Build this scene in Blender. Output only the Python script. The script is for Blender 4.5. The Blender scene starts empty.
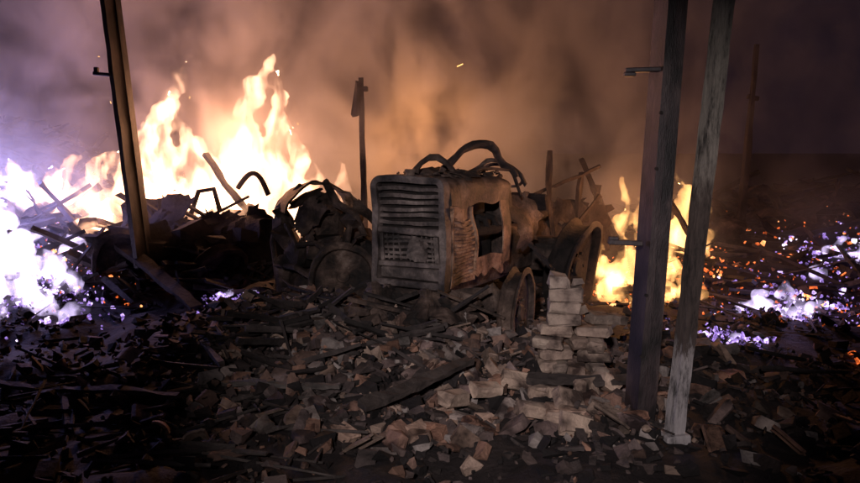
import bpy, bmesh, math, random
import numpy as np
from mathutils import Vector, Matrix, noise as mn, Euler
random.seed(7); R=random.Random(11)
scene=bpy.context.scene
V=Vector
# ------------------------------------------------------------------ helpers
class MB:
    def __init__(s): s.v=[];s.f=[];s.c=[];s.m=[]
    def add(s,vs,fs,col=None,mi=0):
        o=len(s.v); s.v.extend([tuple(p) for p in vs]); s.f.extend([tuple(i+o for i in f) for f in fs])
        s.c.extend([col or (1,1,1)]*len(vs)); s.m.extend([mi]*len(fs))
    def box(s,c,size,rot=None,col=None,mi=0,bev=0.0,jit=0.0):
        x,y,z=[a/2 for a in size]
        if bev>0:
            b=min(bev,x*.9,y*.9,z*.9)
            bm=bmesh.new(); bmesh.ops.create_cube(bm,size=1)
            for v in bm.verts: v.co=V((v.co.x*2*x,v.co.y*2*y,v.co.z*2*z))
            bmesh.ops.bevel(bm,geom=list(bm.edges),offset=b,segments=1,affect='EDGES')
            vs=[v.co.copy() for v in bm.verts]; bm.verts.index_update()
            fs=[tuple(v.index for v in f.verts) for f in bm.faces]; bm.free()
        else:
            vs=[V((i,j,k)) for i in(-x,x) for j in(-y,y) for k in(-z,z)]
            fs=[(0,1,3,2),(4,6,7,5),(0,4,5,1),(2,3,7,6),(0,2,6,4),(1,5,7,3)]
        if jit: vs=[v+V((R.uniform(-jit,jit),R.uniform(-jit,jit),R.uniform(-jit,jit))) for v in vs]
        M=Matrix(rot).to_3x3() if isinstance(rot,Matrix) else (Euler(rot).to_matrix() if rot else Matrix.Identity(3))
        s.add([M@v+V(c) for v in vs],fs,col,mi)
    def beam(s,p0,p1,w,h,col=None,mi=0,roll=0,seg=1,jit=0,taper=1):
        p0=V(p0);p1=V(p1);d=(p1-p0);q=d.to_track_quat('Z','Y').to_matrix()@Matrix.Rotation(roll,3,'Z')
        vs=[];fs=[]
        for i in range(seg+1):
            t=i/seg;c=p0+d*t;k=1+(taper-1)*t
            for a,b in((-1,-1),(1,-1),(1,1),(-1,1)):
                vs.append(c+q@V((a*w/2*k+R.uniform(-jit,jit),b*h/2*k+R.uniform(-jit,jit),0)))
        for i in range(seg):
            for j in range(4):
                a=i*4+j;b=i*4+(j+1)%4
                fs.append((a,b,b+4,a+4))
        fs.append((3,2,1,0));n=seg*4;fs.append((n,n+1,n+2,n+3))
        s.add(vs,fs,col,mi)
    def tube(s,path,r,seg=10,col=None,mi=0,cap=True,jit=0):
        path=[V(p) for p in path];n=len(path)
        rs=r if isinstance(r,(list,tuple)) else [r]*n
        vs=[];fs=[];up=None
        for i,p in enumerate(path):
            t=(path[min(i+1,n-1)]-path[max(i-1,0)]).normalized()
            if up is None:
                up=V((0,0,1)) if abs(t.z)<.9 else V((1,0,0))
            a=t.cross(up).normalized();b=a.cross(t).normalized();up=b
            for j in range(seg):
                th=2*math.pi*j/seg;k=rs[i]*(1+R.uniform(-jit,jit))
                vs.append(p+(a*math.cos(th)+b*math.sin(th))*k)
        for i in range(n-1):
            for j in range(seg):
                a0=i*seg+j;a1=i*seg+(j+1)%seg
                fs.append((a0,a0+seg,a1+seg,a1))
        if cap: fs.append(tuple(range(seg)));fs.append(tuple(reversed(range((n-1)*seg,n*seg))))
        s.add(vs,fs,col,mi)
    def lathe(s,prof,M,seg=32,col=None,mi=0,jit=0,arc=2*math.pi,a0=0):
        n=len(prof);vs=[];fs=[]
        full=abs(arc-2*math.pi)<1e-4; m=seg if full else seg+1
        for j in range(m):
            th=a0+arc*j/seg;kk=R.uniform(-jit,jit)
            for r,h in prof: vs.append(M@V((h,(r+kk)*math.cos(th),(r+kk)*math.sin(th))))
        for j in range(seg):
            for i in range(n-1):
                a=j*n+i;b=((j+1)%m)*n+i
                fs.append((a,a+1,b+1,b))
        s.add(vs,fs,col,mi)
    def sheet(s,c,w,l,rot,amp=.06,f=3,seed=0,n=9,th=.004,bend=0,col=None):
        M=Euler(rot).to_matrix();vs=[];fs=[]
        for side in(0,1):
            for i in range(n+1):
                for j in range(n+1):
                    u=i/n-.5;v=j/n-.5
                    x=u*w;y=v*l
                    if i in(0,n): x+=mn.noise(V((v*6,seed,0)))*w*.25
                    if j in(0,n): y+=mn.noise(V((u*6,seed+5,0)))*l*.25
                    z=amp*mn.noise(V((x*f+seed,y*f,seed*.7)))+bend*(u*u*4)-side*th
                    vs.append(M@V((x,y,z))+V(c))
        k=(n+1)*(n+1)
        for i in range(n):
            for j in range(n):
                a=i*(n+1)+j;q=(a,a+1,a+n+2,a+n+1)
                fs.append(q);fs.append(tuple(t+k for t in reversed(q)))
        for i in range(n):
            for a,b in ((i,i+1),(n*(n+1)+i,n*(n+1)+i+1),(i*(n+1),(i+1)*(n+1)),(i*(n+1)+n,(i+1)*(n+1)+n)):
                fs.append((a,b,b+k,a+k))
        s.add(vs,fs,col)
    def obj(s,name,mats,parent=None,smooth=False,loc=None,warp=0,wf=3,mat4=None):
        me=bpy.data.meshes.new(name);vs=s.v
        if warp:
            vs=[tuple(V(p)+warp*V(mn.noise_vector(V(p)*wf))) for p in vs]
        me.from_pydata(vs,[],s.f);
        ca=me.color_attributes.new('Col','FLOAT_COLOR','POINT')
        arr=np.ones((len(vs),4),dtype=np.float32)
        if vs: arr[:,:3]=np.array(s.c,dtype=np.float32)
        ca.data.foreach_set('color',arr.ravel())
        if not isinstance(mats,(list,tuple)): mats=[mats]
        for m in mats: me.materials.append(m)
        me.polygons.foreach_set('material_index',s.m)
        me.polygons.foreach_set('use_smooth',[smooth]*len(s.f))
        bm=bmesh.new();bm.from_mesh(me);bmesh.ops.recalc_face_normals(bm,faces=bm.faces);bm.to_mesh(me);bm.free()
        me.update()
        o=bpy.data.objects.new(name,me);scene.collection.objects.link(o)
        if parent: o.parent=parent
        if smooth:
            try: me.set_sharp_from_angle(angle=math.radians(40))
            except Exception: pass
        return o
def empty(name,loc=(0,0,0),rotz=0):
    e=bpy.data.objects.new(name,None);scene.collection.objects.link(e);e.location=loc;e.rotation_euler=(0,0,rotz);return e
# ------------------------------------------------------------------ materials
def newmat(n):
    m=bpy.data.materials.new(n);m.use_nodes=True;nt=m.node_tree;nt.nodes.clear()
    return m,nt,nt.nodes,nt.links
def ramp(N,stops,interp='LINEAR'):
    r=N.new('ShaderNodeValToRGB');r.color_ramp.interpolation=interp
    e=r.color_ramp.elements
    while len(e)<len(stops): e.new(.5)
    for el,(p,c) in zip(e,stops): el.position=p;el.color=(*c,1) if len(c)==3 else c
    return r
def surf(name,stops,scale=6,rough=.85,bump=.4,bscale=30,metal=0,usecol=False,stretch=(1,1,1),spec=.3,det=8,patch=None):
    m,nt,N,L=newmat(name)
    out=N.new('ShaderNodeOutputMaterial');b=N.new('ShaderNodeBsdfPrincipled')
    tc=N.new('ShaderNodeTexCoord');mp=N.new('ShaderNodeMapping');mp.inputs['Scale'].default_value=stretch
    L.new(tc.outputs['Object'],mp.inputs[0])
    n=N.new('ShaderNodeTexNoise');n.inputs['Scale'].default_value=scale;n.inputs['Detail'].default_value=det;n.inputs['Roughness'].default_value=.7;n.inputs['Distortion'].default_value=.4
    L.new(mp.outputs[0],n.inputs['Vector'])
    r=ramp(N,stops);L.new(n.outputs['Fac'],r.inputs[0])
    src=r.outputs[0]
    if patch:
        n3=N.new('ShaderNodeTexNoise');n3.inputs['Scale'].default_value=patch;n3.inputs['Detail'].default_value=5;L.new(tc.outputs['Object'],n3.inputs['Vector'])
        r3=ramp(N,[(.38,(.12,.10,.10)),(.5,(.75,.7,.68)),(.62,(1.1,1.05,1.0))]);L.new(n3.outputs['Fac'],r3.inputs[0])
        mx=N.new('ShaderNodeMix');mx.data_type='RGBA';mx.blend_type='MULTIPLY';mx.inputs[0].default_value=1
        L.new(src,mx.inputs[6]);L.new(r3.outputs[0],mx.inputs[7]);src=mx.outputs[2]
    if usecol:
        a=N.new('ShaderNodeAttribute');a.attribute_name='Col'
        mx=N.new('ShaderNodeMix');mx.data_type='RGBA';mx.blend_type='MULTIPLY';mx.inputs[0].default_value=1
        L.new(src,mx.inputs[6]);L.new(a.outputs['Color'],mx.inputs[7]);src=mx.outputs[2]
    L.new(src,b.inputs['Base Color'])
    b.inputs['Roughness'].default_value=rough;b.inputs['Metallic'].default_value=metal
    b.inputs['Specular IOR Level'].default_value=spec
    n2=N.new('ShaderNodeTexNoise');n2.inputs['Scale'].default_value=bscale;n2.inputs['Detail'].default_value=8;n2.inputs['Roughness'].default_value=.7
    L.new(mp.outputs[0],n2.inputs['Vector'])
    bp=N.new('ShaderNodeBump');bp.inputs['Strength'].default_value=bump;bp.inputs['Distance'].default_value=.03
    L.new(n2.outputs['Fac'],bp.inputs['Height']);L.new(bp.outputs[0],b.inputs['Normal'])
    L.new(b.outputs[0],out.inputs['Surface'])
    return m
G=lambda v:(v,v,v)
M_ground=surf('scorched_earth',[(.3,(.008,.006,.006)),(.5,(.022,.016,.016)),(.68,(.055,.040,.036))],scale=3,bump=1,bscale=22)
M_shard=surf('broken_tile',[(.3,G(.12)),(.46,G(.6)),(.72,G(1.25))],scale=7,bump=.7,bscale=40,usecol=True)
M_burnt=surf('burnt_metal',[(.35,(.010,.008,.007)),(.48,(.055,.036,.028)),(.58,(.12,.084,.068)),(.72,(.23,.18,.155))],scale=6,rough=.7,bump=.8,bscale=28,metal=.1,patch=2.5,spec=.5)
M_panel_lit=surf('scorched_panel_firelit',[(.36,(.04,.020,.014)),(.46,(.19,.105,.067)),(.54,(.34,.21,.14)),(.72,(.48,.36,.27))],scale=9,rough=.6,bump=.5,bscale=45,metal=.05,patch=2.2,spec=.5)  # scorched panel, tan-orange because flame light is put into its colour
M_hood=surf('scorched_hood_metal',[(.36,(.018,.012,.011)),(.48,(.07,.046,.036)),(.58,(.15,.105,.085)),(.72,(.26,.20,.18))],scale=9,rough=.6,bump=.5,bscale=45,metal=.05,patch=2.6,spec=.5)
M_grille=surf('scorched_grille_steel',[(.33,(.030,.025,.025)),(.48,(.10,.082,.078)),(.7,(.26,.22,.21))],scale=9,rough=.6,bump=.5,bscale=45,metal=.05,patch=3,spec=.5)
M_dark=surf('soot',[(.3,G(.005)),(.7,(.03,.022,.02))],scale=8,rough=.95,bump=.8)
M_char=surf('charred_wood',[(.3,(.008,.006,.006)),(.55,(.03,.022,.02)),(.75,(.09,.07,.06))],scale=5,stretch=(3,3,1),bump=.9,bscale=25)
M_wood=surf('scorched_timber',[(.3,G(.25)),(.7,G(1.1))],scale=7,bump=.8,bscale=30,usecol=True)
M_brick=surf('fired_brick',[(.28,G(.4)),(.47,G(.85)),(.72,G(1.2))],scale=9,bump=.8,bscale=55,usecol=True,patch=6)
M_steel=surf('sooty_steel_post',[(.3,(.014,.010,.012)),(.5,(.038,.027,.030)),(.7,(.105,.075,.072))],scale=4,stretch=(3,3,.7),rough=.55,bump=.35,bscale=40,spec=.5,patch=3)
def pale_mat():
    m,nt,N,L=newmat('whitewashed_post')
    out=N.new('ShaderNodeOutputMaterial');b=N.new('ShaderNodeBsdfPrincipled');b.inputs['Roughness'].default_value=.85
    tc=N.new('ShaderNodeTexCoord');sx=N.new('ShaderNodeSeparateXYZ');L.new(tc.outputs['Object'],sx.inputs[0])
    n=N.new('ShaderNodeTexNoise');n.inputs['Scale'].default_value=9;n.inputs['Detail'].default_value=8;n.inputs['Roughness'].default_value=.75
    mp=N.new('ShaderNodeMapping');mp.inputs['Scale'].default_value=(2,2,.5);L.new(tc.outputs['Object'],mp.inputs[0]);L.new(mp.outputs[0],n.inputs['Vector'])
    mr=N.new('ShaderNodeMapRange');mr.inputs['From Min'].default_value=0;mr.inputs['From Max'].default_value=3
    L.new(sx.outputs['Z'],mr.inputs['Value'])
    ad=N.new('ShaderNodeMath');ad.operation='MULTIPLY_ADD';L.new(n.outputs['Fac'],ad.inputs[0]);ad.inputs[1].default_value=.30;L.new(mr.outputs[0],ad.inputs[2])
    r=ramp(N,[(.0,(.46,.43,.44)),(.31,(.42,.38,.38)),(.335,(.07,.05,.045)),(.60,(.09,.065,.055)),(.68,(.28,.245,.21)),(1,(.42,.38,.32))]);L.new(ad.outputs[0],r.inputs[0])
    r2=ramp(N,[(.36,G(.10)),(.48,G(.65)),(.7,G(1.1))]);L.new(n.outputs['Fac'],r2.inputs[0])
    mx=N.new('ShaderNodeMix');mx.data_type='RGBA';mx.blend_type='MULTIPLY';mx.inputs[0].default_value=1
    L.new(r.outputs[0],mx.inputs[6]);L.new(r2.outputs[0],mx.inputs[7]);L.new(mx.outputs[2],b.inputs['Base Color'])
    bp=N.new('ShaderNodeBump');bp.inputs['Strength'].default_value=.6;bp.inputs['Distance'].default_value=.02;L.new(n.outputs['Fac'],bp.inputs['Height']);L.new(bp.outputs[0],b.inputs['Normal'])
    L.new(b.outputs[0],out.inputs[0]);return m
M_pale=pale_mat()
def ember_mat(name,c1,c2,s):
    m,nt,N,L=newmat(name)
    out=N.new('ShaderNodeOutputMaterial');e=N.new('ShaderNodeEmission')
    tc=N.new('ShaderNodeTexCoord');n=N.new('ShaderNodeTexNoise');n.inputs['Scale'].default_value=3.5;n.inputs['Detail'].default_value=10;n.inputs['Roughness'].default_value=.75
    L.new(tc.outputs['Object'],n.inputs['Vector'])
    r=ramp(N,[(.45,(0,0,0)),(.54,c1),(.64,c2)]);L.new(n.outputs['Fac'],r.inputs[0]);L.new(r.outputs[0],e.inputs['Color']);e.inputs['Strength'].default_value=s
    b=N.new('ShaderNodeBsdfDiffuse');b.inputs['Color'].default_value=(.03,.025,.025,1)
    a=N.new('ShaderNodeAddShader');L.new(e.outputs[0],a.inputs[0]);L.new(b.outputs[0],a.inputs[1]);L.new(a.outputs[0],out.inputs[0]);return m
M_ember_o=ember_mat('glowing_coal_orange',(.6,.10,.02),(1,.5,.18),2.5)
M_ember_v=ember_mat('glowing_coal_blue_white',(.20,.12,.40),(1,.84,1),3)
def flame_mat(name,col,strength,scale=4.5,lo=.38,hi=.60,step=.7):
    m,nt,N,L=newmat(name)
    out=N.new('ShaderNodeOutputMaterial');e=N.new('ShaderNodeEmission');e.inputs['Color'].default_value=(*col,1)
    tc=N.new('ShaderNodeTexCoord');mp=N.new('ShaderNodeMapping');mp.inputs['Scale'].default_value=(1,1,.4);L.new(tc.outputs['Object'],mp.inputs[0])
    n=N.new('ShaderNodeTexNoise');n.inputs['Scale'].default_value=scale;n.inputs['Detail'].default_value=2.5;n.inputs['Distortion'].default_value=1.0
    L.new(mp.outputs[0],n.inputs['Vector'])
    mr=N.new('ShaderNodeMapRange');mr.interpolation_type='SMOOTHSTEP'
    mr.inputs['From Min'].default_value=lo;mr.inputs['From Max'].default_value=hi;mr.inputs['To Min'].default_value=.03*strength;mr.inputs['To Max'].default_value=strength
    L.new(n.outputs['Fac'],mr.inputs['Value']);L.new(mr.outputs[0],e.inputs['Strength'])
    L.new(e.outputs[0],out.inputs['Volume'])
    m.cycles.volume_step_rate=step
    return m
F_orange=flame_mat('flame_gas_orange',(1,.47,.15),18,lo=.41,hi=.64)
F_pink=flame_mat('flame_gas_pink',(1,.50,.28),18,scale=4.2,lo=.40,hi=.66)
F_violet=flame_mat('flame_gas_blue_white',(.74,.60,1),16,lo=.40,hi=.64)
# ------------------------------------------------------------------ terrain
def gauss(x,y,cx,cy,sx,sy,a): return a*math.exp(-((x-cx)/sx)**2-((y-cy)/sy)**2)
def H(x,y):
    h=0
    h+=gauss(x,y,-7.0,12.6,2.4,2.0,1.95)
    h+=gauss(x,y,-4.6,9.3,1.6,1.6,.45)
    h+=gauss(x,y,-2.6,8.1,1.0,.6,.22)
    h+=gauss(x,y,-2.6,10.8,2.2,1.4,.65)
    h+=gauss(x,y,7.0,13,4.5,4.0,.95)
    h+=gauss(x,y,-.85,5.95,1.2,.75,.24)
    h+=gauss(x,y,-.1,5.35,1.0,.65,.16)
    h+=gauss(x,y,-1.3,6.6,.9,.7,.15)
    h+=gauss(x,y,2.3,9.5,1.2,1.2,.3)
    far=min(1,max(0,(20-abs(y-6))/14))
    h+=(.10*mn.noise(V((x*.9,y*.9,.3)))+.08*mn.noise(V((x*2.6,y*2.6,1.3)))+.03*mn.noise(V((x*8,y*8,4))))*max(.15,far)
    return h
def axis(lo,hi,step,ext):
    a=list(np.arange(lo,hi+1e-6,step));s=step
    b=a[-1]
    while b<ext: s*=1.35;b+=s;a.append(b)
    s=step;b=a[0]
    while b>-ext: s*=1.35;b-=s;a.insert(0,b)
    return a
xs=axis(-9,9,.085,260);ys=axis(1.5,16,.085,260)
g=MB();nx=len(xs)
g.v=[(x,y,H(x,y)) for y in ys for x in xs];g.c=[(1,1,1)]*len(g.v)
g.f=[(j*nx+i,j*nx+i+1,(j+1)*nx+i+1,(j+1)*nx+i) for j in range(len(ys)-1) for i in range(nx-1)];g.m=[0]*len(g.f)
g.obj('ground',M_ground,smooth=True)
# ------------------------------------------------------------------ rubble
def shard(mb,c,s,th,col,tilt=.6):
    n=R.choice((4,4,5,5,6,7));e=Euler((R.gauss(0,tilt),R.gauss(0,tilt),R.uniform(0,6.28))).to_matrix()
    asp=R.uniform(.4,1)
    pts=[]
    for k in range(n):
        a=2*math.pi*(k+R.uniform(-.35,.35))/n;r=s*R.uniform(.55,1.15)
        pts.append((math.cos(a)*r,math.sin(a)*r*asp))
    cv=R.uniform(0,.35)*s
    vs=[V((x,y,-th/2-cv*(x/s)**2)) for x,y in pts]+[V((x*.93,y*.93,th/2-cv*(x/s)**2+R.uniform(-.2,.2)*th)) for x,y in pts]
    fs=[tuple(reversed(range(n))),tuple(range(n,2*n))]+[(k,(k+1)%n,n+(k+1)%n,n+k) for k in range(n)]
    mb.add([e@v+V(c) for v in vs],fs,col)
def curved_tile(mb,c,w,l,th,col,rot):
    M=Euler(rot).to_matrix();n=6;vs=[];fs=[];r=w*.7
    for k in(0,1):
        for i in range(n+1):
            a=(i/n-.5)*1.6;rr=r-k*th
            for yy in(0,1):
                y=(yy-.5)*l+(mn.noise(V((i*.7,c[0]*3,yy*9)))*l*.25)
                vs.append(M@V((rr*math.sin(a),y,rr*math.cos(a)-r*.85))+V(c))
    m=2*(n+1)
    for i in range(n):
        a=2*i;fs.append((a,a+1,a+3,a+2));fs.append((a+m+2,a+m+3,a+m+1,a+m))
        fs.append((a,a+2,a+2+m,a+m));fs.append((a+1,a+1+m,a+3+m,a+3))
    fs.append((0,m,m+1,1));fs.append((2*n,2*n+1,2*n+1+m,2*n+m))
    mb.add(vs,fs,col)
def chunk(mb,c,s,col,flat=.55,nn=12):
    bm=bmesh.new()
    for i in range(nn):
        k=R.uniform(.55,1)
        bm.verts.new((R.choice((-1,1))*s*R.uniform(.6,1)*k,R.choice((-1,1))*s*.65*R.uniform(.6,1),R.choice((-1,1))*s*flat*R.uniform(.6,1)*k))
    bmesh.ops.convex_hull(bm,input=bm.verts)
    bmesh.ops.delete(bm,geom=[v for v in bm.verts if not v.link_faces],context='VERTS')
    bm.verts.index_update();M=Euler((R.gauss(0,.5),R.gauss(0,.5),R.uniform(0,6.28))).to_matrix()
    mb.add([M@v.co+V(c) for v in bm.verts],[tuple(v.index for v in f.verts) for f in bm.faces],col);bm.free()
TILE=[(.36,.20,.14),(.29,.18,.14),(.42,.30,.235),(.23,.17,.16),(.36,.305,.28),(.14,.10,.09),(.06,.045,.042),(.03,.024,.024)]
def pickcol(dark):
    if R.random()<dark: c=R.choice(TILE[5:])
    else: c=R.choice(TILE[:6])
    k=R.uniform(.30,1.2);return tuple(a*k for a in c)
rb=MB()
cnt=0
while cnt<6200:
    y=2.7+11.5*R.random()**1.5;half=.62*y+.5;x=R.uniform(-half,half)
    cl=mn.noise(V((x*1.6,y*1.6,7)))+.5*mn.noise(V((x*4,y*4,3)))
    w=.12+.9*math.exp(-((x-.25)/1.5)**2)*math.exp(-((y-5.1)/1.15)**2)+.65*cl
    if x<-1.2 and y<6: w*=.35
    if y<4: w*=.55
    if R.random()>w: continue
    big=R.random()
    s=.014+.075*big**3.2*(1 if y<7 else 1.3)
    dark=.52+(.40 if x<-1.2 else 0)+(.28 if x>1.7 else 0)+(.2 if y<4 else 0)-.6*cl  # darker picks left, right and near imitate the light falling off
    z=H(x,y)+R.uniform(-.012,.03)
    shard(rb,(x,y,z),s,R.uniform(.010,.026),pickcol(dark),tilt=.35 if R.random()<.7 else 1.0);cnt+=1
for i in range(1500):
    x=R.gauss(-.45,.95);y=R.gauss(5.5,.55)
    z=H(x,y)+R.uniform(0,.09)
    shard(rb,(x,y,z),.018+.07*R.random()**2.4,R.uniform(.010,.028),pickcol(.38),tilt=.75)
for i in range(100):
    x=R.gauss(.1,1.1);y=R.uniform(3.7,6.2);c=R.choice(TILE[:5]);k=R.uniform(.4,1.1)
    curved_tile(rb,(x,y,H(x,y)+R.uniform(.03,.08)),R.uniform(.07,.13),R.uniform(.10,.20),.014,tuple(a*k for a in c),(R.gauss(0,.5)+(3.14 if R.random()<.3 else 0),R.gauss(0,.5),R.uniform(0,6.28)))
for i in range(2900):
    y=R.gauss(5.0,.75) if i%3 else R.uniform(3.2,9)
    if y<3: continue
    x=R.gauss(.1,1.1) if i%3 else R.uniform(-4,4.5)
    cl=mn.noise(V((x*1.6,y*1.6,7)))
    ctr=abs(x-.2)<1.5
    c=R.choice(TILE[:6]) if R.random()<(.6+.6*cl-(.25 if y<4.1 else 0) if ctr else .28) else R.choice(TILE[5:]);k=R.uniform(.3,1.25)*(1 if ctr else .5)  # dimmed colours off centre: light falloff put into the chunk colour
    s=.016+.08*R.random()**2.8
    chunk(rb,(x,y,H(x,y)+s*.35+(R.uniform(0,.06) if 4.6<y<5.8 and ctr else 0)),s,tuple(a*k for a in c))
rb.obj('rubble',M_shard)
lb=MB()
for i in range(140):
    x=R.gauss(.4,.85);y=R.uniform(3.9,5.8)
    c=R.choice(TILE[:5]);L_=R.choice((.24,.15,.12,.17,.10));k=R.uniform(.5,1.5)
    lb.box((x,y,H(x,y)+.03),(L_,.115,.065),(R.gauss(0,.4),R.gauss(0,.4),R.uniform(0,6.28)),col=tuple(a*k for a in c),bev=.014,jit=.014)
for (x,y,z,rx,rz) in [(.82,4.25,.12,.9,.4),(.98,4.15,.1,.3,1.2),(.70,4.45,.1,.2,2.2),(.95,4.4,.14,1.2,.9),(.6,4.2,.07,.1,.3),(1.1,4.5,.15,.6,1.9),(.75,4.05,.07,.3,2.6),(.80,3.95,.08,1.1,.2),(.35,4.5,.1,.4,.5),(.42,4.85,.14,.9,1.5),(.55,4.6,.12,.5,.1),(.15,4.4,.08,.2,.9)]:
    lb.box((x,y,z+.02),(.20,.12,.075),(rx,.2,rz),col=(.54,.42,.34),bev=.016,jit=.016)
lb.obj('loose_bricks',M_brick)
# ------------------------------------------------------------------ timber debris
tb=MB()
def stick(x,y,l,w,yaw,pitch,z0=0,col=None):
    d=V((math.cos(yaw)*math.cos(pitch),math.sin(yaw)*math.cos(pitch),math.sin(pitch)))
    c=V((x,y,H(x,y)+z0+w*.6+abs(math.sin(pitch))*l*.4))
    k=R.uniform(.02,.10);col=col or (k,k*.8,k*.75)
    tb.beam(c-d*l/2,c+d*l/2,w,w*R.uniform(.3,.9),col=col,roll=R.uniform(0,1.5),seg=5,jit=w*.12,taper=R.uniform(.4,1))
for i in range(420):
    y=3.2+10.5*R.random();half=.6*y+.3;x=R.uniform(-half,half)
    stick(x,y,R.uniform(.10,.6)*(1+.05*y),R.uniform(.010,.035),R.uniform(0,6.28),R.gauss(0,.13))
for i in range(70):
    x=R.uniform(-3,-.6);y=R.uniform(3.4,5.4);k=R.uniform(.06,.16)
    stick(x,y,R.uniform(.15,.8),R.uniform(.012,.03),R.gauss(.1,.5),R.gauss(0,.06),col=(k,k*.82,k*.74))
for i in range(240):
    x=R.gauss(-6.2,1.3);y=R.gauss(11.4,1.1)
    stick(x,y,R.uniform(.3,1.1),R.uniform(.04,.12),R.uniform(0,6.28),R.gauss(0,.3))
for i in range(120):
    x=R.gauss(-3.6,1.4);y=R.gauss(9.0,.7)
    stick(x,y,R.uniform(.3,1.1),R.uniform(.04,.09),R.uniform(0,6.28),R.gauss(0,.35))
for i in range(80):
    x=R.gauss(-2.3,.5);y=R.gauss(7.8,.3)
    stick(x,y,R.uniform(.2,.8),R.uniform(.02,.07),R.uniform(0,6.28),R.gauss(0,.35),z0=R.uniform(0,.12))
for i in range(90):
    x=R.uniform(-1.6,.6);y=R.gauss(5.5,.4)
    stick(x,y,R.uniform(.2,.7),R.uniform(.02,.05),R.uniform(0,6.28),R.gauss(0,.25),z0=.04)
for i in range(160):
    x=R.uniform(2.2,8);y=R.uniform(7.5,13)
    stick(x,y,R.uniform(.3,1.2),R.uniform(.03,.09),R.uniform(0,6.28),R.gauss(0,.2))
tb.obj('timber_debris',M_wood)
sm=MB()
for i in range(60):
    x=R.choice((R.gauss(-6.2,1.1),R.gauss(-4.6,1.0),R.uniform(2.5,7)));y=R.uniform(9,12.0)
    sm.sheet((x,y,H(x,y)+.12),R.uniform(.4,1.1),R.uniform(.3,.8),(R.gauss(0,.4),R.gauss(0,.4),R.uniform(0,6)),amp=.25,f=2.5,seed=i)
for i in range(8):
    x=R.gauss(-2.2,.45);y=R.uniform(7.4,7.9)
    sm.sheet((x,y,H(x,y)+.10),R.uniform(.3,.6),R.uniform(.2,.4),(R.gauss(.3,.4),R.gauss(0,.4),R.uniform(0,6)),amp=.22,f=3,seed=200+i)
sm.obj('crumpled_roof_sheets',M_burnt)
def plank(name,p0,p1,w,h,col=(.09,.07,.06)):
    m=MB();m.beam(p0,p1,w,h,col=col,seg=14,jit=.007,roll=.2,taper=.8);return m.obj(name,M_wood,warp=.03,wf=2)
plank('charred_plank',(-.38,4.15,.12),(.28,4.75,.24),.08,.045,(.08,.062,.055))
plank('charred_plank',(-2.9,4.75,.08),(-1.55,4.45,.10),.05,.03,(.10,.08,.075))
plank('charred_plank',(-3.45,8.1,.65),(-2.2,6.9,.12),.13,.06,(.06,.05,.05))
plank('charred_plank',(-1.35,4.7,.10),(-.55,4.5,.13),.035,.03,(.14,.12,.11))
plank('charred_plank',(.62,4.6,.16),(1.25,4.4,.22),.09,.04,(.07,.055,.05))
plank('charred_plank',(.86,6.3,.82),(1.05,6.2,.60),.035,.03,(.04,.03,.03))
plank('charred_plank',(-2.75,9.2,1.55),(-2.1,8.9,.7),.08,.05,(.02,.015,.015))
plank('charred_plank',(2.35,8.6,.2),(1.8,9.0,1.5),.09,.07,(.03,.022,.02))
plank('charred_plank',(2.2,9.6,.2),(3.0,9.2,1.0),.09,.07,(.03,.022,.02))
plank('charred_plank',(2.65,8.5,1.15),(3.05,8.3,.4),.07,.05,(.03,.022,.02))
# ------------------------------------------------------------------ posts
pl=empty('leaning_steel_post',(-2.97,7.7,0))
m=MB();b0=V((0,0,-.2));t0=V((-.42,.1,4.6))
m.beam(b0,t0,.18,.05,seg=24,jit=.005);m.obj('front_flange',M_steel,pl)
m=MB();m.beam(b0+V((0,.09,0)),t0+V((0,.09,0)),.03,.12,seg=1);m.obj('web',M_steel,pl)
m=MB();m.beam(b0+V((0,.17,0)),t0+V((0,.17,0)),.17,.04,seg=1);m.obj('back_flange',M_steel,pl)
m=MB();m.box((-.34,-.02,2.36),(.18,.06,.035),(0,.1,0),bev=.006);m.box((-.40,-.02,2.39),(.04,.05,.08),bev=.006);m.obj('bracket',M_steel,pl)
pr=empty('steel_post',(1.17,4.1,0))
b0=V((0,0,-.2));t0=V((.15,.03,3.4))
m=MB();m.beam(b0,t0,.085,.045,seg=30,jit=.0012);m.obj('front_flange',M_steel,pr)
m=MB();m.beam(b0+V((.053,.05,0)),t0+V((.053,.05,0)),.020,.14,seg=4);m.obj('side_flange',M_steel,pr)
m=MB();m.beam(b0+V((-.01,.10,0)),t0+V((-.01,.10,0)),.10,.03,seg=4);m.obj('back_plate',M_steel,pr)
m=MB();m.box((-.085,.01,1.09),(.19,.045,.03),(0,.05,0),bev=.005);m.box((-.15,.01,1.115),(.05,.045,.02),bev=.004)
m.box((-.02,.01,2.03),(.19,.045,.025),(0,-.03,.0),bev=.005);m.box((-.09,.01,2.005),(.06,.045,.02),bev=.004);m.obj('bracket_stubs',M_steel,pr)
m=MB()
for z in (.45,.8,1.5,1.8): m.tube([(.044*z-.005,-.04,z),(.044*z-.005,-.025,z)],.010,seg=8)
m.obj('bolts',M_dark,pr)
pp=empty('whitewashed_post',(1.34,3.97,0))
m=MB();m.beam((0,0,-.15),(.26,.02,3.4),.078,.078,seg=40,jit=.003,roll=.25);m.obj('shaft',M_pale,pp)
m=MB();m.box((.005,0,.02),(.15,.15,.06),(0,0,.25),bev=.01);m.obj('foot',M_pale,pp)
pf=empty('burnt_fence_post',(-.78,9.0,0))
m=MB();m.beam((0,0,0),(-.04,0,2.45),.075,.07,seg=14,jit=.006,taper=.8);m.obj('shaft',M_char,pf)
m=MB();m.box((-.09,0,2.2),(.09,.08,.42),(0,.12,0),bev=.02,jit=.015);m.box((-.02,0,2.32),(.13,.08,.06),bev=.01);m.obj('bracket',M_char,pf)
pf=empty('burnt_fence_post',(4.25,10.2,0))
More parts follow.
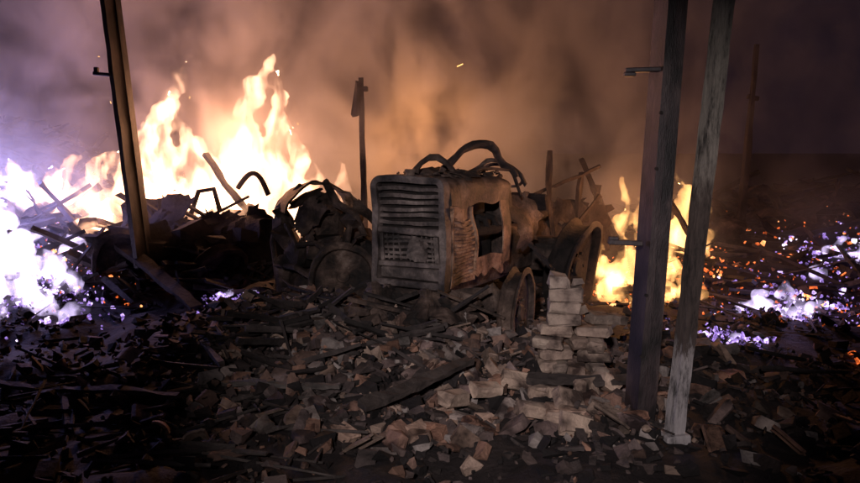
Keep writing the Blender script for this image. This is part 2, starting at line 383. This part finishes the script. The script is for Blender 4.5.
m=MB();m.beam((0,0,0),(.12,0,3.0),.11,.09,seg=14,jit=.01,taper=.6);m.obj('shaft',M_char,pf)
m=MB();m.box((.1,0,2.3),(.16,.06,.06),(0,.2,0),bev=.01);m.obj('cross_stub',M_char,pf)
# ------------------------------------------------------------------ brick stack
bs=empty('brick_stack',(1.02,4.85,0.0),math.radians(-8))
BR=[(.58,.46,.38),(.50,.38,.31),(.62,.51,.43),(.42,.33,.28),(.54,.42,.35)]
m=MB()
z=.05
for row in range(5):
    hh=.08
    for k in range(-1,3):
        if row%2:
            xx=-.17+k*.128;sz=(.112,.25,.068)
            if k==-1: xx=-.255+.0
        else:
            xx=-.18+k*.24;sz=(.225,.118,.068)
            if k<0 or k>1: continue
        if xx>.30: continue
        c=R.choice(BR);kk=R.uniform(.55,1.15)
        m.box((xx+R.uniform(-.025,.025),R.uniform(-.04,.04),z+hh/2),sz,(R.gauss(0,.05),R.gauss(0,.04),R.gauss(0,.16)),col=tuple(a*kk for a in c),bev=.014,jit=.010)
        if not row%2: m.box((xx,.14,z+hh/2),sz,(0,0,R.gauss(0,.04)),col=tuple(a*kk*.8 for a in c),bev=.010,jit=.005)
    z+=hh
m.obj('lower_courses',M_brick,bs)
m=MB();zz=z
for row in range(3):
    c=R.choice(BR);kk=R.uniform(.7,.95)
    m.box((-.13+R.uniform(-.015,.015),0,zz+.04),(.225 if row%2==0 else .20,.16,.084),(R.gauss(0,.03),R.gauss(0,.03),R.gauss(0,.08)),col=tuple(a*kk for a in (.52,.42,.36)),bev=.012,jit=.011)
    zz+=.083
m.box((-.17,0,zz+.04),(.13,.15,.085),(.05,.08,.1),col=(.46,.38,.33),bev=.016,jit=.014)
chunk(m,(-.05,.01,zz+.03),.06,(.40,.33,.29))
m.box((.10,.02,z+.04),(.16,.12,.07),(.1,.1,.5),col=(.3,.24,.20),bev=.012,jit=.008)
m.box((.22,.05,z+.03),(.12,.12,.07),(0,.2,.9),col=(.25,.2,.17),bev=.012,jit=.008)
chunk(m,(.02,-.02,z+.11),.07,(.3,.24,.2))
m.obj('top_column',M_brick,bs)
# ------------------------------------------------------------------ tractor
T=empty('burnt_tractor',(-.18,5.82,0),math.radians(-30))
W=.335;Z0=.51;Z1=1.40;LH=1.28
def prof(w,z0,z1,r,n=5,lowz=None):
    p=[(-w,z0)]
    for i in range(4): p.append((-w,z0+(z1-r-z0)*(i+.5)/4.5))
    for i in range(n+1):
        a=math.pi-math.pi/2*i/n;p.append((-w+r+r*math.cos(a),z1-r+r*math.sin(a)))
    for i in range(1,4): p.append((-w+r+(2*w-2*r)*i/4,z1))
    for i in range(n+1):
        a=math.pi/2-math.pi/2*i/n;p.append((w-r+r*math.cos(a),z1-r+r*math.sin(a)))
    for i in range(4): p.append((w,z0+(z1-r-z0)*(1-(i+1)/4.5)))
    p.append((w,z0));return p
def shell(mb,w,z0,z1,r,y0,y1,th,ny=8,crown=.0):
    po=prof(w,z0,z1,r);pi=prof(w-th,z0,z1-th,max(r-th,.01));n=len(po)
    vs=[];fs=[]
    for j in range(ny+1):
        y=y0+(y1-y0)*j/ny
        for x,z in po: vs.append((x,y,z-crown*j/ny))
        for x,z in pi: vs.append((x,y,z-crown*j/ny))
    for j in range(ny):
        a=j*2*n;b=a+2*n
        for i in range(n-1):
            fs.append((a+i,a+i+1,b+i+1,b+i));fs.append((a+n+i,b+n+i,b+n+i+1,a+n+i+1))
        fs.append((a,b,b+n,a+n));fs.append((a+n-1,a+2*n-1,b+2*n-1,b+n-1))
    for a in (0,ny*2*n):
        for i in range(n-1): fs.append((a+i,a+n+i,a+n+i+1,a+i+1))
    mb.add(vs,fs)
m=MB();shell(m,W,Z0,Z1,.09,0,.10,.055,ny=2);m.box((0,.05,Z0+.03),(2*W-.006,.096,.06),bev=.01);m.obj('grille_surround',M_grille,T,smooth=True,warp=.022,wf=5)
m=MB();m.box((0,.085,.95),(2*W-.11,.02,.80));m.obj('radiator_core',M_dark,T)
m=MB()
def slat(z,w,dep,h,y=.035):
    n=10;sag=R.gauss(0,.007);x0=-w/2
    pts=[(x0+w*i/n,y+R.gauss(0,.002),z+sag*math.sin(math.pi*i/n)+R.gauss(0,.001)) for i in range(n+1)]
    for i in range(n): m.beam(pts[i],pts[i+1],h,dep,roll=0)
for i in range(6): slat(1.29-i*.052,2*W-.11,.03,.018)
m.box((0,.03,.965),(2*W-.11,.035,.05),bev=.006)
for i in range(5): slat(.905-i*.038,2*W-.20,.02,.012,.04)
for i in range(9):
    if i in(3,): continue
    m.box((-.20+i*.05,.05,.83),(.010,.016,.20),(0,R.gauss(0,.05),0))
m.box((0,.03,.70),(2*W-.11,.035,.045),bev=.006)
for s in(-1,1): m.box((s*.245,.03,.83),(.035,.035,.215),bev=.006)
m.box((0,.045,.62),(2*W-.14,.03,.10),bev=.01)
m.sheet((.1,.0,.82),.16,.17,(1.5,.2,.1),amp=.05,f=9,seed=4)
m.obj('grille_bars',M_grille,T,warp=.022,wf=5)
m=MB();shell(m,W-.012,1.17,Z1-.012,.085,.103,LH,.02,ny=20,crown=.03);m.obj('hood_top',M_hood,T,smooth=True,warp=.045,wf=3)
def vpanel(mb,x,y0,y1,z0,z1,th=.012,step=.05,tear=0.0):
    ny=max(2,int((y1-y0)/step));nz=max(2,int((z1-z0)/step));vs=[];fs=[]
    for k in(0,1):
        for i in range(ny+1):
            for j in range(nz+1):
                y=y0+(y1-y0)*i/ny;z=z0+(z1-z0)*j/nz
                if tear and j==0: z+=tear*mn.noise(V((y*7,x*3,1)))
                vs.append((x+(k-.5)*th,y,z))
    q=(ny+1)*(nz+1)
    for i in range(ny):
        for j in range(nz):
            a=i*(nz+1)+j;f=(a,a+1,a+nz+2,a+nz+1);fs.append(f);fs.append(tuple(t+q for t in reversed(f)))
    for i in range(ny):
        a=i*(nz+1);b=a+nz+1;fs.append((a,b,b+q,a+q));a+=nz;b+=nz;fs.append((a,b,b+q,a+q))
    for j in range(nz):
        a=j;fs.append((a,a+1,a+1+q,a+q));a=ny*(nz+1)+j;fs.append((a,a+1,a+1+q,a+q))
    mb.add(vs,fs)
m=MB()
for s in(-1,1):
    xx=s*(W-.02)
    vpanel(m,xx,.104,.54,.53,1.165)
    vpanel(m,xx,1.12,1.28,.60,1.165,tear=.1)
    vpanel(m,xx,.54,1.12,.54,.70,tear=.12)
m.obj('side_panels',M_panel_lit,T,smooth=True,warp=.045,wf=3)
m=MB()
for i in range(10):
    for s in(-1,1):
        y0=.16
        for k in range(6): m.beam((s*(W-.006),y0+k*.058,.58+i*.052),(s*(W-.006),y0+(k+1)*.058,.58+i*.052),.014,.022)
m.beam((W-.004,.115,.54),(W-.004,.115,1.15),.022,.022,seg=10);m.beam((W-.004,.545,.6),(W-.004,.545,1.16),.022,.022,seg=10)
m.obj('side_louvres',M_panel_lit,T,warp=.045,wf=3)
m=MB();m.box((0,.78,.82),(.36,.80,.42),bev=.03);m.box((0,.78,1.09),(.26,.72,.12),bev=.02)
for i in range(4):
    m.tube([(.18,.5+i*.18,1.02),(.26,.5+i*.18,1.0),(.29,.5+i*.18,.92)],.028,seg=8)
m.tube([(.28,.45,.92),(.28,1.1,.90)],.04,seg=10)
m.box((0,.75,.52),(.30,1.2,.24),bev=.03)
m.lathe([(0,.05),(.11,.05),(.12,.0),(.11,-.05),(0,-.05)],Matrix.Translation((.0,.22,.85))@Matrix.Rotation(math.pi/2,4,'Z'),seg=20)
m.obj('engine_block',M_dark,T,smooth=False)
m=MB();m.box((-.17,.9,.47),(.06,1.9,.12),bev=.01);m.box((.17,.9,.47),(.06,1.9,.12),bev=.01)
m.box((0,.10,.44),(.62,.10,.14),bev=.02);m.box((0,1.75,.62),(.42,.9,.46),bev=.05);m.box((0,2.25,.55),(.95,.34,.34),bev=.06)
m.box((0,.42,.30),(1.1,.12,.10),bev=.02)
m.tube([(-.95,.45,.33),(-.4,.42,.34),(0,.42,.32),(.4,.42,.31),(.66,.45,.28)],.045,seg=10)
m.tube([(-.8,.62,.36),(.62,.62,.30)],.02,seg=8)
m.obj('chassis_and_axle',M_burnt,T,warp=.02)
def wheel(mb,c,r,w,axis_rot,tyre=True,spokes=6):
    Mx=Matrix.Translation(c)@axis_rot
    h=w/2
    mb.lathe([(r*.60,-h*.8),(r*.66,-h),(r*.9,-h*.95),(r,-h*.6),(r,h*.6),(r*.9,h*.95),(r*.66,h),(r*.60,h*.8),(r*.56,0),(r*.60,-h*.8)] if tyre else
             [(r*.82,-h*.6),(r*.86,-h),(r*.97,-h),(r*1.0,-h*.85),(r*.88,-h*.5),(r*.86,0),(r*.88,h*.5),(r*1.,h*.85),(r*.97,h),(r*.86,h),(r*.80,h*.6),(r*.80,-h*.6),(r*.82,-h*.6)],Mx,seg=36,jit=r*.012)
    mb.lathe([(.001,h*.55),(r*.16,h*.55),(r*.2,h*.2),(r*.45,h*.1),(r*.6,h*.35),(r*.84,h*.3),(r*.84,h*.22),(r*.6,h*.25),(r*.45,-.02),(.001,-.02)],Mx,seg=28)
    for k in range(6):
        a=k*math.pi/3;p=V((h*.2,math.cos(a)*r*.3,math.sin(a)*r*.3));mb.tube([Mx@p,Mx@(p+V((h*.25,0,0)))],r*.035,seg=6)
m=MB();wheel(m,(.76,.45,.32),.36,.13,Matrix.Rotation(math.radians(8),4,'Z'),tyre=False);m.obj('front_wheel_rim',M_burnt,T,smooth=True,warp=.02,wf=4)
m=MB();wheel(m,(-.97,.45,.46),.31,.12,Matrix.Rotation(math.radians(-52),4,'Z')@Matrix.Rotation(.12,4,'Y'),tyre=False);m.obj('front_wheel_rim_2',M_burnt,T,smooth=True,warp=.02,wf=4)
m=MB();wheel(m,(.60,2.25,.42),.50,.24,Matrix.Rotation(.15,4,'Y'),tyre=False);m.obj('rear_wheel_rim',M_dark,T,smooth=True,warp=.04,wf=3)
m=MB();wheel(m,(-.60,2.25,.42),.50,.24,Matrix.Rotation(math.pi,4,'Z'),tyre=False);m.obj('rear_wheel_rim_2',M_dark,T,smooth=True,warp=.04,wf=3)
m=MB();m.box((0,1.42,1.08),(.50,.22,.42),bev=.05)
m.tube([(0,1.5,1.25),(0,1.72,1.36)],.022,seg=8)
rim=[]
for i in range(25):
    a=2*math.pi*i/24;rim.append(V((0,1.75,1.36))+V((math.cos(a)*.19,math.sin(a)*.15,-math.sin(a)*.10)))
m.tube(rim,.014,seg=8)
m.sheet((.28,1.6,.95),.5,.5,(.3,1.3,.2),amp=.2,f=3,seed=21)
m.obj('dashboard_and_steering_wheel',M_burnt,T,warp=.05,wf=3)
m=MB()
def arc(p0,p1,hh,n=14,bulge=V((0,0,0))):
    p0=V(p0);p1=V(p1)
    return [p0.lerp(p1,i/n)+V((0,0,hh*math.sin(math.pi*i/n)))+bulge*math.sin(math.pi*i/n) for i in range(n+1)]
m.tube(arc((-.02,.55,1.36),(.33,1.35,1.34),.30),.030,seg=10)
m.tube(arc((-.15,1.15,1.34),(.40,1.5,1.28),.20),.020,seg=10)
m.tube([(-.12,.25,1.37),(-.10,.28,1.45),(-.06,.31,1.50),(0,.36,1.52),(.06,.40,1.51),(.12,.45,1.47),(.16,.5,1.40)],.028,seg=10)
m.tube([(.1,.6,1.38),(.22,.9,1.43),(.30,1.3,1.40),(.34,1.45,1.2)],.018,seg=8)
m.obj('burnt_hoses',M_burnt,T,smooth=True,warp=.05,wf=5)
m=MB();m.tube([(0,.05,1.38),(0,.05,1.43)],.035,seg=14);m.tube([(0,.05,1.43),(0,.05,1.45)],.045,seg=14);m.obj('radiator_cap',M_burnt,T)
m=MB()
m.sheet((.0,.75,1.40),.5,.8,(.03,.05,.3),amp=.09,f=5,seed=2)
for i in range(70):
    shard(m,(R.uniform(-.27,.27),R.uniform(.12,1.2),1.385+R.uniform(0,.035)),R.uniform(.02,.07),.014,(1,1,1),tilt=.4)
m.obj('debris_on_hood',M_burnt,T)
m=MB();m.box((0,2.3,.90),(.42,.4,.08),(.1,0,0),bev=.02);m.box((0,2.5,1.02),(.42,.06,.26),(.35,0,0),bev=.02);m.obj('seat_frame',M_dark,T,warp=.03)
m=MB()
m.tube([(-.52,5.78,.28),(-.38,5.48,.38)],.075,seg=14,jit=.05);m.tube([(-.15,5.35,.28),(-.02,5.55,.44)],.085,seg=14,jit=.05)
m.tube([(-.72,6.0,.46),(-.45,5.7,.32)],.06,seg=12,jit=.05)
m.tube([(-.95,5.6,.29),(-.6,5.45,.28)],.05,seg=12,jit=.06)
for i in range(14): chunk(m,(R.uniform(-.6,.35),R.uniform(5.35,5.65),R.uniform(.28,.44)),R.uniform(.05,.11),(1,1,1))
m.sheet((.15,5.45,.38),.35,.3,(.5,.2,.6),amp=.12,f=5,seed=9);m.sheet((-.35,5.62,.45),.3,.25,(.9,.2,.2),amp=.12,f=5,seed=10)
m.sheet((.38,5.75,.42),.45,.2,(1.2,.1,.3),amp=.12,f=5,seed=12)
m.beam((-.6,5.5,.48),(.1,5.35,.34),.03,.03);m.beam((.05,5.5,.55),(.55,5.5,.34),.035,.02)
m.obj('fallen_engine_parts',M_burnt,smooth=False,warp=.03,wf=5)
# ------------------------------------------------------------------ second machine (left of tractor)
C=empty('burnt_farm_machine',(-1.12,7.2,0),math.radians(-25))
m=MB()
Mx=Matrix.Translation((-.02,.1,.92))
m.lathe([(.36,-.20),(.38,-.20),(.39,0),(.38,.20),(.36,.20),(.37,0),(.36,-.20)],Mx@Matrix.Rotation(math.radians(-40),4,'Z'),seg=18,jit=.012,arc=math.radians(165),a0=math.radians(5))
m.obj('curved_guard',M_burnt,C,smooth=True,warp=.07,wf=3)
m=MB();m.box((-.02,.15,.95),(.46,.45,.50),(0,.3,0),bev=.15,jit=.03)
m.box((.05,.25,.45),(.50,.55,.60),bev=.08);m.box((.36,.2,.62),(.34,.4,.42),(0,.6,0),bev=.08);m.box((-.30,.1,.35),(.18,.5,.4),bev=.05)
for i in range(10): chunk(m,(R.uniform(-.35,.5),R.uniform(-.2,.2),R.uniform(.3,1.0)),R.uniform(.10,.2),(1,1,1),flat=.8)
m.obj('seized_engine_body',M_burnt,C,smooth=False,warp=.08,wf=3)
m=MB();m.tube([(.12,.0,1.28),(.3,-.05,1.12),(.52,-.1,1.0),(.62,-.1,.8)],.035,seg=8);m.tube([(-.36,-.1,.1),(-.40,-.1,.7),(-.33,-.1,1.05),(-.1,-.1,1.26)],.03,seg=8);m.tube([(.5,-.15,.9),(.48,-.25,.6),(.6,-.3,.3)],.03,seg=8)
m.tube([(-.2,-.2,.9),(0,-.3,.7),(.2,-.3,.75),(.4,-.25,.6)],.028,seg=8);m.tube([(-.3,-.2,.5),(0,-.35,.5),(.3,-.35,.4)],.035,seg=8)
for i in range(14):
    m.sheet((R.uniform(-.35,.6),R.uniform(-.3,.1),R.uniform(.3,1.1)),R.uniform(.2,.4),R.uniform(.12,.3),(R.uniform(.4,1.8),R.uniform(-.7,.7),R.uniform(-.6,.6)),amp=.2,f=4,seed=30+i)
m.obj('bent_pipes_and_sheets',M_burnt,C,warp=.05,wf=4)
C=empty('burnt_trailer',(-2.75,8.1,0.0),math.radians(-12))
m=MB()
wheel(m,(-.55,-.25,.40),.33,.18,Matrix.Rotation(math.radians(-50),4,'Z'),tyre=False)
m.obj('wheel',M_burnt,C,smooth=True,warp=.06)
m=MB();wheel(m,(.58,-.2,.34),.30,.18,Matrix.Rotation(math.radians(-35),4,'Z')@Matrix.Rotation(.3,4,'Y'),tyre=False);m.obj('wheel_2',M_burnt,C,smooth=True,warp=.06)
m=MB();m.beam((-1.0,.3,.66),(.8,.3,.58),.10,.12,seg=8);m.beam((-1.0,-.2,.62),(.8,-.2,.46),.08,.10,seg=8);m.beam((-.7,-.2,.62),(-.7,1.2,.70),.08,.08);m.beam((.42,-.2,.55),(.42,1.2,.60),.08,.08)
m.beam((-.25,-.25,.5),(-.25,1.0,.6),.4,.25);m.obj('chassis',M_dark,C,warp=.10)
m=MB()
for i in range(18):
    m.sheet((R.uniform(-.8,.9),R.uniform(-.1,.9),R.uniform(.45,.92)),R.uniform(.3,.7),R.uniform(.2,.5),(R.uniform(.2,1.6),R.uniform(-.5,.5),R.uniform(-.5,.5)),amp=.22,f=3,seed=50+i)
m.tube(arc((.42,.6,1.15),(.80,.6,1.1),.22),.03,seg=10);m.tube([(-.2,.6,.8),(-.1,.6,1.1),(.1,.6,1.15),(.2,.6,.9)],.03,seg=8)
for i in range(16):
    m.beam((R.uniform(-.9,.9),.3,.5),(R.uniform(-.9,.9),.5,R.uniform(.7,1.1)),.04,.03)
for i in range(12): chunk(m,(R.uniform(-.7,.9),R.uniform(-.1,.5),R.uniform(.4,.8)),R.uniform(.10,.2),(1,1,1),flat=.7)
m.obj('burnt_load',M_dark,C,warp=.06,wf=2)
m=MB()
for (a,b,w) in [((1.35,8.2,.1),(1.30,8.2,1.6),.07),((1.62,8.4,.1),(1.7,8.3,1.35),.06),((1.1,8.2,1.1),(1.9,8.3,1.40),.05),((1.9,8.6,0.1),(1.95,8.6,1.2),.07),((1.2,8.1,.3),(1.9,8.2,1.1),.05)]:
    m.beam(a,b,w,w*.7,seg=8,jit=.012)
for i in range(9):
    m.sheet((R.uniform(1.0,1.8),8.3,R.uniform(.1,.95)),R.uniform(.3,.6),R.uniform(.25,.5),(R.uniform(1,1.8),R.uniform(-.4,.4),R.uniform(-.3,.3)),amp=.22,f=3,seed=80+i)
m.obj('collapsed_shed_frame',M_char,warp=.04,wf=2)
# ------------------------------------------------------------------ fire
def flames(name,tongues,mat,seed,voxel=.04,disp=.24):
    rr=random.Random(seed);mb=MB()
    for (x,y,z0,z1,r,lx) in tongues:
        n=14;pts=[];rs=[];ph=rr.uniform(0,6.28);f=rr.uniform(1.2,2.2);amp=r*rr.uniform(.35,.8)
        for i in range(n+1):
            t=i/n
            pts.append((x+lx*t*t+amp*t*math.sin(ph+t*6.28*f*.6),y+amp*t*math.cos(ph*1.3+t*5),z0+(z1-z0)*t))
            rs.append(max(.006,r*(min(1,.55+2.2*t))*(1-t)**.75*(1+.22*math.sin(ph+t*9*f))))
        mb.tube(pts,rs,seg=12)
    o=mb.obj(name,mat)
    md=o.modifiers.new('r','REMESH');md.mode='VOXEL';md.voxel_size=voxel
    tx=bpy.data.textures.new(name,'CLOUDS');tx.noise_scale=.20;tx.noise_depth=3
    d=o.modifiers.new('d','DISPLACE');d.texture=tx;d.strength=disp;d.mid_level=.5;d.texture_coords='GLOBAL'
    return o
big=[(-3.35,9.6,.5,3.0,.26,.12),(-3.65,9.7,.5,2.5,.30,.15),(-3.15,9.8,.5,2.35,.28,-.05),(-2.30,9.6,.4,2.90,.34,.18),(-2.10,9.7,.5,2.65,.32,.12),(-1.85,9.6,.4,2.05,.28,.1),
     (-2.6,9.4,.4,1.85,.38,.05),(-2.95,9.8,.5,1.9,.36,0),(-3.9,9.8,.5,2.0,.32,.1),(-4.3,9.6,.5,1.65,.34,.1),(-4.8,9.7,.5,1.55,.36,.15),(-5.2,9.9,.5,1.4,.34,.15),(-5.6,10.2,.6,1.5,.3,.1),(-1.65,9.6,.4,1.45,.22,.1),(-2.3,9.1,.4,1.25,.36,0),
     (-3.5,9.3,.4,1.5,.38,0),(-2.9,9.2,.4,1.3,.38,0),(-4.1,9.1,.4,1.2,.32,.05),(-1.2,9.8,.6,1.5,.18,.05)]
flames('bonfire_flame',big,F_pink,1,voxel=.045,disp=.27)
left=[(x,y,H(x,y)-.05,H(x,y)+h,r,.08) for x,y,h,r in [(-4.9,9.7,.75,.22),(-5.3,9.9,.8,.28),(-5.7,10.2,.85,.28),(-5.2,8.9,.5,.30),(-4.9,8.4,.45,.30),(-4.55,8.1,.42,.30),(-4.2,7.9,.32,.26),(-3.95,7.7,.25,.22),(-4.7,7.6,.38,.34),(-4.4,7.3,.28,.32),(-5.1,8.0,.5,.32),(-3.7,7.5,.2,.2),(-4.0,7.2,.2,.24),(-3.7,7.0,.14,.18),(-3.4,6.9,.10,.13),(-7.9,13.6,.6,.3),(-4.5,6.9,.25,.26),(-4.1,6.8,.18,.22),(-5.0,7.4,.35,.3),(-5.6,9.2,.6,.32),(-3.6,8.3,.3,.16),(-6.2,10.6,.5,.3),(-4.2,8.6,.3,.2)]]
flames('ground_flame',left,F_violet,2)
right=[(1.85,8.3,.1,.72,.19,.05),(2.10,8.1,.0,.70,.28,.05),(2.4,8.0,.0,.60,.28,.0),(2.7,8.4,.0,.85,.22,.05),(2.30,8.9,.6,1.38,.12,.05),(2.55,8.9,.5,1.2,.12,.05),(3.05,9.0,.3,1.35,.19,-.05),(3.3,9.1,.3,1.0,.19,.05),(2.0,7.7,-.05,.36,.24,.02),(2.3,7.5,-.05,.26,.22,.02),(2.7,7.7,0,.3,.2,.02),(1.35,8.8,.5,.85,.12,0),(1.5,8.5,.1,.6,.14,0)]
flames('shed_flame',right,F_orange,3)
emb=[(x,y,H(x,y)-.05,H(x,y)+h,r,.03) for x,y,h,r in [(3.05,6.9,.20,.15),(3.2,7.0,.19,.15),(3.45,6.9,.2,.14),(3.6,7.4,.2,.13),(3.3,6.7,.14,.13),(3.75,7.1,.14,.12),(2.25,6.1,.09,.08),(2.5,6.0,.08,.08),(4.9,8.9,.26,.15),(5.1,8.8,.22,.13),(4.3,8.2,.14,.12),(5.8,9.6,.2,.14),(-2.05,7.3,.12,.10),(-1.8,7.4,.1,.08),(.5,6.1,.05,.04)]]
flames('ember_flame',emb,F_violet,5,voxel=.025,disp=.16)
def coals(name,spots,mat,n):
    m=MB()
    for i in range(n):
        x,y,s=R.choice(spots);x+=R.gauss(0,s);y+=R.gauss(0,s*1.1)
        shard(m,(x,y,H(x,y)+R.uniform(0,.05)),.008+.04*R.random()**2,R.uniform(.01,.03),(1,1,1))
    m.obj(name,mat)
coals('glowing_embers',[(-5,9.4,.6),(-4.4,7.9,.5),(-4.9,8.4,.6),(-4.3,7.2,.4),(3.2,6.95,.22),(3.6,7.2,.35),(2.4,6.1,.15),(4.9,8.9,.3),(5.3,9.3,.5),(4.4,7.9,.5),(-3.7,7.1,.3),(-2,7.3,.15)],M_ember_v,1700)
coals('glowing_embers',[(-3,9.1,.7),(2.2,8.0,.35),(2.8,8.8,.35),(-4.,9.0,.4),(-4.6,8.2,.8),(3.8,7.6,.8),(5.0,9.5,1.0)],M_ember_o,1300)
m=MB()
for i in range(5):
    x=R.gauss(-2.8,1.0);y=R.uniform(8.5,9.4);z=R.uniform(1.8,3.2)
    m.beam((x,y,z),(x+R.uniform(-.02,.03),y,z+R.uniform(-.02,.03)),.005,.005)
m.beam((.32,9,2.58),(.39,9,2.61),.012,.010)
M_sp,nt,N,L=newmat('spark_glow');o_=N.new('ShaderNodeOutputMaterial');e_=N.new('ShaderNodeEmission');e_.inputs[0].default_value=(1,.5,.15,1);e_.inputs[1].default_value=3;L.new(e_.outputs[0],o_.inputs[0])
m.obj('flying_sparks',M_sp)
def plight(n,loc,p,col,r=.35):
    l=bpy.data.lights.new(n,'POINT');l.energy=p;l.color=col;l.shadow_soft_size=r
    o=bpy.data.objects.new(n,l);scene.collection.objects.link(o);o.location=loc
OR=(1,.40,.15)
plight('smoke_light',(-2.6,9.6,1.9),290,(1,.42,.20),.5)
plight('smoke_light',(-.2,11.6,1.7),200,OR,.6)  # added orange light for the smoke, set apart from the modelled flames
plight('ground_fire_light',(-4.9,8.7,1.3),210,(.38,.36,1),.4)
plight('shed_fire_light',(2.1,7.6,1.1),80,OR,.3)
plight('ember_light',(3.3,7.0,.35),16,(.5,.4,1),.15)
# ------------------------------------------------------------------ smoke
m=MB();m.box((0,13.6,4.5),(24,12.0,9.6));
M_s,nt,N,L=newmat('smoke')
out=N.new('ShaderNodeOutputMaterial');vs=N.new('ShaderNodeVolumeScatter');vs.inputs['Color'].default_value=(.80,.76,.74,1);vs.inputs['Anisotropy'].default_value=.1
tc=N.new('ShaderNodeTexCoord')
mp=N.new('ShaderNodeMapping');mp.inputs['Scale'].default_value=(1,.7,.75);L.new(tc.outputs['Object'],mp.inputs[0])
n=N.new('ShaderNodeTexNoise');n.inputs['Scale'].default_value=.85;n.inputs['Detail'].default_value=4;n.inputs['Roughness'].default_value=.55;n.inputs['Distortion'].default_value=1.1;L.new(mp.outputs[0],n.inputs['Vector'])
mr=N.new('ShaderNodeMapRange');mr.interpolation_type='SMOOTHSTEP';mr.inputs['From Min'].default_value=.43;mr.inputs['From Max'].default_value=.64;mr.inputs['To Min'].default_value=.02;mr.inputs['To Max'].default_value=.85;L.new(n.outputs['Fac'],mr.inputs['Value'])
sx=N.new('ShaderNodeSeparateXYZ');L.new(tc.outputs['Object'],sx.inputs[0])
fx=N.new('ShaderNodeMapRange');fx.interpolation_type='SMOOTHSTEP';fx.inputs['From Min'].default_value=0;fx.inputs['From Max'].default_value=7.5;fx.inputs['To Min'].default_value=1;fx.inputs['To Max'].default_value=.14;L.new(sx.outputs['X'],fx.inputs['Value'])
fy=N.new('ShaderNodeMapRange');fy.interpolation_type='SMOOTHSTEP';fy.inputs['From Min'].default_value=7.6;fy.inputs['From Max'].default_value=10.6;fy.inputs['To Min'].default_value=.08;fy.inputs['To Max'].default_value=1;L.new(sx.outputs['Y'],fy.inputs['Value'])
mu=N.new('ShaderNodeMath');mu.operation='MULTIPLY';L.new(mr.outputs[0],mu.inputs[0]);L.new(fx.outputs[0],mu.inputs[1])
mu2=N.new('ShaderNodeMath');mu2.operation='MULTIPLY';L.new(mu.outputs[0],mu2.inputs[0]);L.new(fy.outputs[0],mu2.inputs[1])
L.new(mu2.outputs[0],vs.inputs['Density']);L.new(vs.outputs[0],out.inputs['Volume'])
M_s.cycles.volume_step_rate=1.2
m.obj('smoke',M_s)
# ------------------------------------------------------------------ light, world, camera
w=bpy.data.worlds.new('World');scene.world=w;w.use_nodes=True
bg=w.node_tree.nodes['Background'];bg.inputs[0].default_value=(.50,.38,.80,1);bg.inputs[1].default_value=.012
s=bpy.data.lights.new('camera_side_spot','SPOT');s.energy=1500;s.shadow_soft_size=.12;s.color=(1,.88,.88);s.spot_size=math.radians(34);s.spot_blend=1  # unseen spot behind the camera for the frontal foreground light, source unknown
so=bpy.data.objects.new('camera_side_spot',s);scene.collection.objects.link(so)
so.location=(-.7,-2.2,3.0);so.rotation_euler=(V((.55,5.6,.45))-V((-.7,-2.2,3.0))).to_track_quat('-Z','Y').to_euler()
cam=bpy.data.cameras.new('Camera');co=bpy.data.objects.new('Camera',cam);scene.collection.objects.link(co)
cam.sensor_width=36;cam.lens=36*745/860;cam.clip_end=1000
co.location=(0,0,1.6);co.rotation_euler=(math.radians(90-7),0,0)
scene.camera=co
scene.view_settings.view_transform='Standard';scene.view_settings.look='None';scene.view_settings.exposure=0
